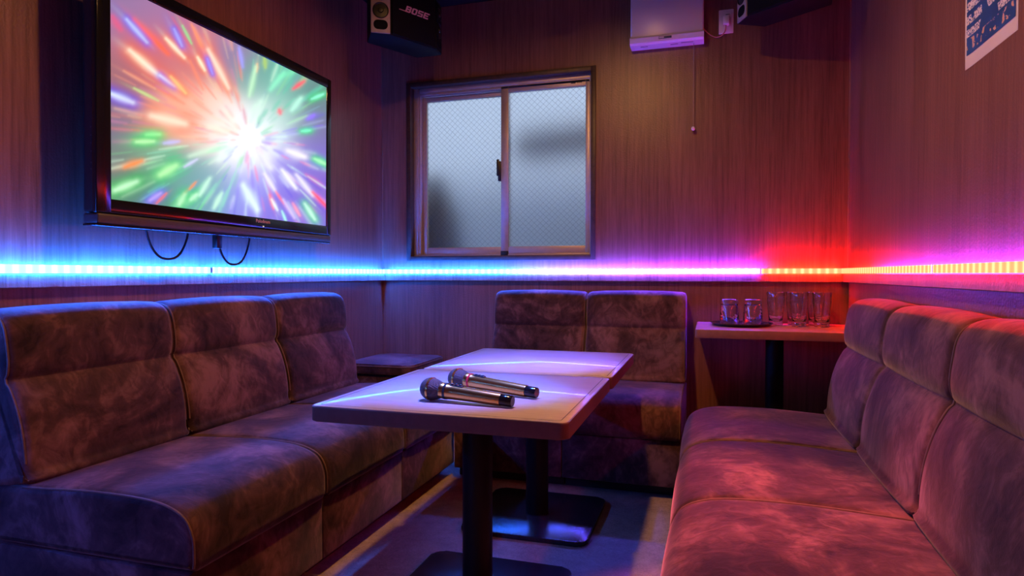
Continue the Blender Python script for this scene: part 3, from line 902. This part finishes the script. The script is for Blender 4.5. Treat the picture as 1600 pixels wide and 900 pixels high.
# modules' local +y points away from the wall, x along it
GL = 'velvet sofa modules along the left wall'
m0 = sofa_module('brown crushed velvet sofa module nearest the camera on the left wall', WL, (XL, 1.25 + WL / 2, 0), R(-90), GL)
for k, lb in ((1, 'middle brown velvet sofa module on the left wall below the television logo'), (2, 'far brown velvet sofa module on the left wall beside the low corner seat')):
    c = copy_tree(m0); c.location = (XL, 1.25 + WL * (k + 0.5), 0); c['label'] = lb
GB = 'velvet sofa modules against the back wall'
b0 = sofa_module('left brown velvet sofa module against the back wall beneath the window', WB, (-1.180 + WB / 2, YB, 0), R(180), GB)
c = copy_tree(b0); c.location = (-1.180 + WB * 1.5, YB, 0); c['label'] = 'right brown velvet sofa module against the back wall next to the glasses table'
GR = 'velvet sofa modules along the right wall'
r0 = sofa_module('far velvet sofa module on the right wall next to the glasses table', WR, (XR, 2.865 - WR / 2, 0), R(90), GR)
for k, lb in ((1, 'middle velvet sofa module on the right wall glowing pink and lavender'), (2, 'near velvet sofa module on the right wall cut off by the picture edge')):
    c = copy_tree(r0); c.location = (XR, 2.865 - WR * (k + 0.5), 0); c['label'] = lb
# back wall modules are a little shallower than the side ones
for o in (b0, c):
    pass

# ------------------------------------------------------------------ low corner seat (between the left and the back sofa)
st = thing('corner_stool', 'low square velvet corner seat between the left sofa and the window wall', 'stool', (-1.745, 3.37, 0))
mb = MB().prism(rrect(-0.215, 0.205, -0.215, 0.262, 0.05, 6), 0.445, 0.50, 0.016, 3)
cu = mb.build('cushion', M['velvet'], st)
MB().tube([(x, y, 0.487) for x, y in rrect(-0.213, 0.203, -0.213, 0.260, 0.05, 6)], 0.005, 8, closed=True).build('piping', M['piping'], cu)
MB().box((-0.205, -0.205, 0.05), (0.195, 0.255, 0.445), 0.008, 2).build('base', M['velvet'], st)
MB().box((-0.195, -0.19, 0.0), (0.185, 0.25, 0.05), 0.002).build('plinth', M['plinth'], st)

# ------------------------------------------------------------------ the two pedestal tables
GT = 'white pedestal tables in the middle of the room'
def pedestal_table(label, loc, sx, sy, h):
    t = thing('pedestal_table', label, 'table', loc, 0, GT)
    MB().prism(rrect(-sx / 2, sx / 2, -sy / 2, sy / 2, 0.022, 6), h - 0.042, h - 0.0008, 0.004, 3).build('edge_band', M['edge'], t)
    tt = MB().prism(rrect(-sx / 2 + 0.003, sx / 2 - 0.003, -sy / 2 + 0.003, sy / 2 - 0.003, 0.020, 6), h - 0.006, h, 0.0015, 2).build('tabletop', M['laminate'], t)
    a, b_ = sx / 2 - 0.020, sy / 2 - 0.020
    pts = rrect(-a, a, -b_, b_, 0.012, 4)
    mb = MB()
    n = len(pts)
    ins = rrect(-a + 0.0022, a - 0.0022, -b_ + 0.0022, b_ - 0.0022, 0.010, 4)
    V = [(x, y, h + 0.0004) for x, y in pts] + [(x, y, h + 0.0004) for x, y in ins]
    F = [(i, (i + 1) % n, n + (i + 1) % n, n + i) for i in range(n)]
    MB().add(V, F).build('inlay_line', M['groove'], tt, smooth=False)
    MB().lathe([(0.0, 0.018), (0.046, 0.018), (0.046, h - 0.060), (0.0, h - 0.060)], 40).build('post', M['steel_black'], t)
    MB().box((-0.16, -0.16, h - 0.060), (0.16, 0.16, h - 0.042), 0.004).build('top_plate', M['steel_black'], t)
    MB().prism(rrect(-0.25, 0.25, -0.25, 0.25, 0.04, 6), 0.0, 0.018, 0.006, 3).build('base_plate', M['base_plate'], t)
    return t
TH = 0.645
tA = pedestal_table('near white pedestal table with two microphones lying on it', (-0.672, 1.834, 0), 0.712, 0.700, TH)
tB = copy_tree(tA); tB.location = (-0.668, 2.537, 0); tB['label'] = 'far white pedestal table with an empty top in front of the back sofa'

# ------------------------------------------------------------------ microphones
def microphone(label, head, tail, ring, hz=0.032, tz=0.0165):
    d = Vector((tail[0] - head[0], tail[1] - head[1], tz - hz))
    Ln = d.length
    t = thing('microphone', label, 'microphone', (head[0], head[1], TH + 0.0005), 0, 'karaoke microphones on the near table')
    q = d.to_track_quat('Z', 'Y').to_matrix().to_4x4()
    Mx = Matrix.Translation((0, 0, hz)) @ q
    rb = 0.0315
    ball = [(0.0, -rb)]
    for k in range(1, 11):
        a = -PI / 2 + k * (PI / 2) / 10
        ball.append((rb * math.cos(a), rb * math.sin(a)))
    ball += [(rb, 0.002)]
    g = MB().lathe(ball + [(rb - 0.001, 0.0021), (0, 0.0021)], 40, Mx).build('grille_ball', M['mic_mesh'], t)
    MB().lathe([(rb - 0.002, -0.0015), (rb + 0.0012, -0.0008), (rb + 0.0012, 0.005), (rb - 0.002, 0.0058)], 40, Mx, close=True).build('grille_band', M['brass'], g)
    lower = [(0.0, 0.0045), (rb - 0.0006, 0.005), (rb - 0.0015, 0.013), (rb - 0.0055, 0.025), (0.0225, 0.035), (0, 0.0352)]
    MB().lathe(lower, 40, Mx).build('grille_skirt', M['mic_mesh'], t)
    body = [(0.0, 0.034), (0.0225, 0.034), (0.0225, 0.046), (0.0218, 0.047), (0.0205, 0.075), (0.019, 0.13), (0.0175, Ln - 0.036), (0.0172, Ln - 0.034), (0, Ln - 0.034)]
    bd = MB().lathe(body, 40, Mx).build('body', M['brass'], t)
    MB().lathe([(0.021, 0.0475), (0.0232, 0.0478), (0.0230, 0.0545), (0.021, 0.0548)], 40, Mx, close=True).build('colour_ring', M['red_ring'] if ring else M['black'], t)
    MB().lathe([(0, Ln - 0.0345), (0.0158, Ln - 0.0345), (0.0158, Ln - 0.003), (0.0140, Ln), (0.0, Ln)], 32, Mx).build('tail_cap', M['gloss_black'], t)
    # switches on the upper side
    up = (q.inverted() @ Vector((0, 0, 1, 0))).to_3d(); up.z = 0; up.normalize()
    ang = math.atan2(up.y, up.x) + 0.12
    Mr = Mx @ Matrix.Rotation(ang, 4, 'Z')
    mb = MB()
    mb.box((0.0185, -0.0065, 0.062), (0.0222, 0.0065, 0.104), 0.0022, 2, Mr)
    pl = mb.build('switch_plate', M['black'], bd)
    for z in (0.066, 0.078, 0.091):
        MB().box((0.0212, -0.005, z), (0.0238, 0.005, z + 0.008), 0.0014, 2, Mr).build('switch', M['gloss_black'], pl)
    return t
microphone('champagne gold microphone with a black ring, the nearer of the pair', (-0.742, 1.647), (-0.492, 1.615), False)
microphone('champagne gold microphone with a red ring lying behind the other one', (-0.735, 1.832), (-0.462, 1.752), True)

# ------------------------------------------------------------------ side table with glasses
sd = thing('side_table', 'small wooden pedestal table holding drinking glasses in the back right corner', 'table', (0.315, 3.375, 0))
sx0, sx1, sy0_, sy1_ = -0.055 - 0.315, 0.680 - 0.315, 3.115 - 3.375, 3.630 - 3.375
MB().prism(rrect(sx0, sx1, sy0_, sy1_, 0.012, 4), 0.700, 0.7392, 0.002, 2).build('edge_band', M['shelf_edge'], sd)
MB().prism(rrect(sx0 + 0.002, sx1 - 0.002, sy0_ + 0.002, sy1_ - 0.002, 0.011, 4), 0.736, 0.740, 0.001, 1).build('tabletop', M['shelf_top'], sd)
MB().lathe([(0, 0.016), (0.042, 0.016), (0.042, 0.70), (0, 0.70)], 32).build('post', M['steel_black'], sd)
MB().prism(rrect(-0.23, 0.23, -0.23, 0.23, 0.04, 5), 0.0, 0.016, 0.005, 2).build('base_plate', M['base_plate'], sd)
ZT = 0.7402
tr = MB().lathe([(0, 0.0), (0.120, 0.0), (0.135, 0.004), (0.148, 0.014), (0.150, 0.0155), (0.146, 0.0155), (0.133, 0.007), (0.118, 0.0035), (0, 0.0035)], 56).build('serving_tray', M['tray'])
tr.location = (0.093, 3.415, ZT)
tag(tr, 'round black serving tray under the upside-down tumblers on the wooden side table', 'tray')
def tumbler(label, loc):
    # stands upside down: mouth below, thick base on top
    o = MB().lathe([(0.0485, 0.0), (0.0490, 0.001), (0.0455, 0.060), (0.0405, 0.118), (0.0385, 0.1265), (0.036, 0.128), (0, 0.128),
                    ], 40)
    pr = [(0.0475, 0.0), (0.0492, 0.0008), (0.0462, 0.050), (0.0425, 0.092), (0.0420, 0.100), (0.0422, 0.118), (0.0405, 0.1265), (0.037, 0.1285), (0.0, 0.1285),
          (0.0, 0.103), (0.034, 0.103), (0.0395, 0.098), (0.0405, 0.090), (0.0440, 0.050), (0.0465, 0.002)]
    m = MB().lathe(pr, 40)
    ob = m.build('tumbler', M['glass'])
    ob.location = loc
    return tag(ob, label, 'glass', 'upside-down tumblers on the tray')
tumbler('short tumbler upside down on the left side of the black tray', (0.100 + 0.008, 3.44, ZT + 0.0037))
c = tumbler('short tumbler upside down on the right side of the black tray', (0.1, 3.4, ZT + 0.0037))
bpy.data.objects['tumbler'].location = (0.018 + 0.012 + 0.0, 3.44, ZT + 0.0037) if False else (0.106, 3.44, ZT + 0.0037)
bpy.data.objects['tumbler'].location.x = 0.106
c.location = (0.218, 3.443, ZT + 0.0037)
tr.location.x = 0.163
def beer_glass():
    pr = [(0.0, 0.0), (0.030, 0.0), (0.0335, 0.002), (0.0340, 0.010), (0.0325, 0.018), (0.0335, 0.030), (0.0365, 0.070), (0.0410, 0.110), (0.0425, 0.125), (0.0415, 0.140), (0.0435, 0.166), (0.0430, 0.1685), (0.0418, 0.1685),
          (0.0412, 0.165), (0.0393, 0.140), (0.0402, 0.125), (0.0388, 0.110), (0.0342, 0.070), (0.0305, 0.034), (0.024, 0.026), (0.0, 0.023)]
    return MB().lathe(pr, 40).build('beer_glass', M['glass'])
g0 = beer_glass()
GG = 'tall glasses standing on the side table'
for i, (x, y, lb) in enumerate([(0.328, 3.47, 'tall clear glass standing just right of the black tray'), (0.431, 3.43, 'front tall clear glass in the middle of the side table'), (0.424, 3.53, 'tall clear glass hidden just behind the middle glass of the side table'),
                                (0.532, 3.42, 'front tall clear glass at the right end of the side table'), (0.521, 3.53, 'tall clear glass partly hidden behind the rightmost glass')]):
    o = g0 if i == 0 else g0.copy()
    if i: COL.objects.link(o)
    o.location = (x, y, ZT)
    tag(o, lb, 'glass', GG)

# ------------------------------------------------------------------ loudspeakers high in the corners
def loudspeaker(label, loc, rz, flip=1):
    """local +x is the way the cloth front faces, y along the front"""
    t = thing('loudspeaker', label, 'loudspeaker', loc, rz, 'wall-mounted loudspeakers')
    hw, sd_, ang = 0.145, 0.105, R(33)
    ex, ey = -sd_ * math.sin(ang), sd_ * math.cos(ang)
    H = 0.27
    poly = [(-0.004, -hw), (-0.004, hw), (ex, hw + ey), (-0.19, hw + 0.02), (-0.19, -hw - 0.02), (ex, -hw - ey)]
    cb = MB().prism(poly, 0, H, 0.006, 2).build('cabinet', M['cab'], t)
    MB().box((-0.006, -hw + 0.004, 0.006), (0.008, hw - 0.004, H - 0.006), 0.004, 2).build('grille_cloth', M['grille'], t)
    for s in (-1, 1):
        # angled baffle with two drivers
        th = math.atan2(s * math.sin(ang), math.cos(ang))
        Mx = Matrix.Translation((ex / 2 - 0.002, s * (hw + ey / 2), 0)) @ Matrix.Rotation(s * ang, 4, 'Z')
        bf = MB().box((-0.004, -sd_ / 2 + 0.004, 0.004), (0.006, sd_ / 2 - 0.004, H - 0.004), 0.003, 2, Mx).build('side_baffle', M['baffle'] if s < 0 else M['cab'], t)
        RY = Matrix.Rotation(PI / 2, 4, 'Y')
        for zc, rr, sc in ((0.118, 0.041, 1.0), (0.205, 0.036, 1.0)):
            D = Mx @ Matrix.Translation((0.006, 0, zc)) @ RY
            MB().lathe([(0, 0.010), (0.011, 0.009), (0.014, 0.002), (rr - 0.006, 0.001), (rr - 0.003, 0.004), (rr, 0.003), (rr, -0.002), (0, -0.002)], 36, D).build('driver', M['cone'], bf)
        D = Mx @ Matrix.Translation((0.006, 0, 0.046)) @ RY
        pts = rrect(-0.024, 0.024, -0.036, 0.036, 0.022, 6)
        MB().prism(pts, -0.003, 0.0012, 0.0006, 1, D).build('port', M['grille'], bf)
    # maker's logo: four slanted block letters with a stroke leading into the first
    cells = {'B': [(0, 0, .26, 1), (.26, 0, .80, .2), (.26, .4, .80, .6), (.26, .8, .80, 1), (.66, .08, .92, .46), (.66, .54, .92, .92)],
             'O': [(0, .06, .26, .94), (.66, .06, .92, .94), (.16, 0, .76, .2), (.16, .8, .76, 1)],
             'S': [(0, 0, .92, .2), (0, .4, .92, .6), (0, .8, .92, 1), (0, .5, .26, .9), (.66, .1, .92, .5)],
             'E': [(0, 0, .26, 1), (.26, 0, .92, .2), (.26, .4, .80, .6), (.26, .8, .98, 1)]}
    mb = MB()
    hgt, wid, y00, z00 = 0.033, 0.036, -0.058, 0.140
    def slab(x0, v0, x1, v1, off=0.0):
        V = []
        for d in (0.0082, 0.0095):
            for x, v_ in ((x0, v0), (x1, v0), (x1, v1), (x0, v1)):
                V.append((d, y00 + (x + 0.36 * (v_ - 0.5)) * wid, z00 + v_ * hgt))
        mb.add(V, [(4, 5, 6, 7), (3, 2, 1, 0), (0, 1, 5, 4), (1, 2, 6, 5), (2, 3, 7, 6), (3, 0, 4, 7)])
    for k, ch in enumerate('BOSE'):
        for a, b_, c_, d_ in cells[ch]:
            slab(a + k * 1.08, b_, c_ + k * 1.08, d_)
    slab(-1.05, 0.02, 0.05, 0.13)
    mb.build('maker_logo', M['logo'], t, smooth=False)
    # ceiling hanger
    mb = MB().box((-0.13, -0.06, H - 0.002), (-0.05, 0.06, H + 0.008), 0.002).box((-0.13, -0.06, ZC - loc[2] - 0.008), (-0.05, 0.06, ZC - loc[2]), 0.002)
    mb.tube([(-0.09, 0, H), (-0.09, 0, ZC - loc[2] - 0.002)], 0.012, 12).build('ceiling_hanger', M['steel_black'], t)
    return t
loudspeaker('black loudspeaker with a pale side baffle high in the corner left of the window', (-1.497, 3.118, 2.228), R(-27))
loudspeaker('black loudspeaker high in the right corner overlapping the wall outlet', (0.290, 3.190, 2.228), R(-125))

# ------------------------------------------------------------------ wall fan with pull cord
fn = thing('ventilation_fan', 'white wall ventilation fan with a pull cord to the right of the window', 'ventilation fan', (-0.222, YB, 2.25))
FY = -0.085
MB().box((-0.192, FY, 0.018), (0.192, 0.0, 0.40), 0.010, 3).build('housing', M['fan_body'], fn)
V = []
prof = [(0.0, -0.004), (FY * 0.92, -0.004), (FY - 0.006, 0.006), (FY - 0.012, 0.030), (FY - 0.008, 0.038), (FY + 0.004, 0.040), (0, 0.040)]
mb = MB()
n = len(prof)
V = [(-0.194, y, z) for y, z in prof] + [(0.194, y, z) for y, z in prof]
F = [(i, (i + 1) % n, n + (i + 1) % n, n + i) for i in range(n)] + [list(range(n))[::-1], [n + i for i in range(n)]]
lip = mb.add(V, F).build('lower_lip', M['fan_body'], fn, smooth=False)
MB().box((-0.040, FY - 0.0125, 0.0155), (0.028, FY - 0.0085, 0.0265)).build('name_plate', M['label_navy'], lip, smooth=False)
MB().box((-0.038, FY - 0.0135, 0.018), (-0.012, FY - 0.0125, 0.024)).build('name_print', M['white_plastic'], lip, smooth=False)
for x0, x1, y in ((-0.14, -0.10, -0.055), (0.02, 0.06, -0.05), (0.075, 0.14, -0.06)):
    MB().box((x0, y, -0.0048), (x1, y + 0.006, -0.0036)).build('slot', M['slot'], lip, smooth=False)
pc = MB().tube([(0.141, -0.03, -0.002), (0.1412, -0.03, -0.2), (0.141, -0.03, -0.452)], 0.0016, 6).build('pull_cord', M['cord'], fn)
MB().lathe([(0, -0.012), (0.007, -0.010), (0.0105, -0.002), (0.009, 0.006), (0.004, 0.011), (0, 0.012)], 20, Matrix.Translation((0.141, -0.03, -0.462))).build('cord_knob', M['white_plastic'], pc)
# flex to the outlet
pts = smooth_poly([(0.188, -0.02, 0.075), (0.205, -0.012, 0.060), (0.232, -0.012, 0.034), (0.262, -0.012, 0.022), (0.288, -0.014, 0.030), (0.302, -0.022, 0.050), (0.306, -0.028, 0.080)], 6, closed=False)
fx = MB().tube(pts, 0.0033, 8).build('power_flex', M['cable_brown'], fn)
MB().box((0.290, -0.045, 0.075), (0.322, -0.012, 0.122), 0.005, 2).build('plug', M['white_plastic'], fx)

ou = thing('wall_outlet', 'white wall outlet plate with a plug in it beside the ventilation fan', 'outlet', (0.085, YB, 2.352))
MB().box((-0.038, -0.008, -0.064), (0.038, 0.0, 0.064), 0.004, 2).build('cover_plate', M['white_plastic'], ou)
mb = MB().box((-0.012, -0.0105, -0.050), (0.026, -0.0075, 0.045), 0.001).build('socket_insert', M['white_plastic'], ou)
mb = MB()
for z in (0.020, 0.034): mb.box((-0.003, -0.0112, z), (0.018, -0.0102, z + 0.003))
mb.build('socket_slot', M['slot'], ou, smooth=False)

# ------------------------------------------------------------------ poster on the right wall
def poster_print():
    m, nt, b = mat('poster_print')
    tc = N(nt, 'ShaderNodeTexCoord')
    sx = N(nt, 'ShaderNodeSeparateXYZ'); L(nt, tc.outputs['Object'], sx.inputs[0])
    def math_(op, a, b_=None, c=None):
        n = N(nt, 'ShaderNodeMath', operation=op)
        for i, q in enumerate((a, b_, c)):
            if q is None: continue
            if isinstance(q, (int, float)): n.inputs[i].default_value = q
            else: L(nt, q, n.inputs[i])
        return n.outputs[0]
    y, z = sx.outputs[1], sx.outputs[2]
    row = math_('FRACT', math_('MULTIPLY', z, 1 / 0.037))
    inrow = math_('MULTIPLY', math_('GREATER_THAN', row, 0.22), math_('LESS_THAN', row, 0.86))
    glyph = N(nt, 'ShaderNodeTexNoise', i_Scale=190.0, i_Detail=2.0); L(nt, tc.outputs['Object'], glyph.inputs['Vector'])
    word = N(nt, 'ShaderNodeTexNoise', i_Scale=16.0, i_Detail=0.0); L(nt, tc.outputs['Object'], word.inputs['Vector'])
    ink = math_('MULTIPLY', inrow, math_('GREATER_THAN', glyph.outputs['Fac'], 0.46))
    ink = math_('MULTIPLY', ink, math_('GREATER_THAN', word.outputs['Fac'], 0.40))
    ink = math_('MULTIPLY', ink, math_('GREATER_THAN', z, 0.085))
    blue = ramp(nt, [(0.3, (0.010, 0.045, 0.17)), (0.7, (0.025, 0.10, 0.32))])
    bn = N(nt, 'ShaderNodeTexNoise', i_Scale=7.0, i_Detail=3.0); L(nt, tc.outputs['Object'], bn.inputs['Vector']); L(nt, bn.outputs['Fac'], blue.inputs['Fac'])
    mx = N(nt, 'ShaderNodeMix', data_type='RGBA'); L(nt, ink, mx.inputs[0]); L(nt, blue.outputs['Color'], mx.inputs[6]); mx.inputs[7].default_value = (0.75, 0.68, 0.68, 1)
    # small orange motifs along the foot
    fo = N(nt, 'ShaderNodeTexNoise', i_Scale=42.0, i_Detail=3.0); L(nt, tc.outputs['Object'], fo.inputs['Vector'])
    low = math_('MULTIPLY', math_('GREATER_THAN', fo.outputs['Fac'], 0.56), math_('MULTIPLY', math_('LESS_THAN', z, 0.078), math_('GREATER_THAN', z, 0.045)))
    m3 = N(nt, 'ShaderNodeMix', data_type='RGBA'); L(nt, low, m3.inputs[0]); L(nt, mx.outputs[2], m3.inputs[6]); m3.inputs[7].default_value = (0.62, 0.36, 0.24, 1)
    L(nt, m3.outputs[2], b.inputs['Base Color'])
    b.inputs['Roughness'].default_value = 0.45
    return m
po = thing('poster', 'white-bordered blue paper poster with small print on the right wall', 'poster', (XR, 1.946, 1.571))
def sheet(y0, y1, z0, z1, off, ny=14, nz=10):
    V, F = [], []
    for j in range(nz + 1):
        for i in range(ny + 1):
            y = y0 + (y1 - y0) * i / ny; z = z0 + (z1 - z0) * j / nz
            e = max(0.0, (y - 0.09) / 0.067)          # far edge curls off the wall
            x = -0.0006 - 0.004 * e * e * (0.6 + 0.4 * math.sin(z * 9)) - off
            V.append((x, y, z))
    for j in range(nz):
        for i in range(ny):
            a = j * (ny + 1) + i
            F.append((a, a + ny + 1, a + ny + 2, a + 1))
    n = len(V)
    V2 = [(x + 0.0006, y, z) for x, y, z in V]
    F2 = [tuple(reversed([k + n for k in f])) for f in F]
    return V + V2, F + F2
V, F = sheet(-0.157, 0.157, 0.0, 0.44, 0)
link('paper', V, F, M['white_plastic'], po)
V, F = sheet(-0.146, 0.146, 0.036, 0.425, 0.0012)
link('print', V, F, poster_print(), po)

# ------------------------------------------------------------------ daylight outside the window
w = bpy.data.worlds.new('world')
scene.world = w
w.use_nodes = True
bg = w.node_tree.nodes['Background']
tcw = N(w.node_tree, 'ShaderNodeTexCoord')
sw = N(w.node_tree, 'ShaderNodeSeparateXYZ'); L(w.node_tree, tcw.outputs['Generated'], sw.inputs[0])
rw = ramp(w.node_tree, [(0.0, (0.30, 0.40, 0.58)), (0.5, (0.55, 0.68, 0.90)), (1.0, (0.62, 0.76, 1.0))])
mrw = N(w.node_tree, 'ShaderNodeMapRange'); mrw.inputs['From Min'].default_value = -1; mrw.inputs['From Max'].default_value = 1
L(w.node_tree, sw.outputs[2], mrw.inputs['Value']); L(w.node_tree, mrw.outputs[0], rw.inputs['Fac'])
L(w.node_tree, rw.outputs['Color'], bg.inputs['Color'])
bg.inputs['Strength'].default_value = 1.55

# ------------------------------------------------------------------ view
vs = scene.view_settings
vs.view_transform = 'Standard'
vs.look = 'None'
vs.exposure = -0.68
vs.gamma = 1.0
vs.use_curve_mapping = False
scene.cycles.max_bounces = 10
scene.cycles.transmission_bounces = 10
scene.cycles.sample_clamp_indirect = 6.0
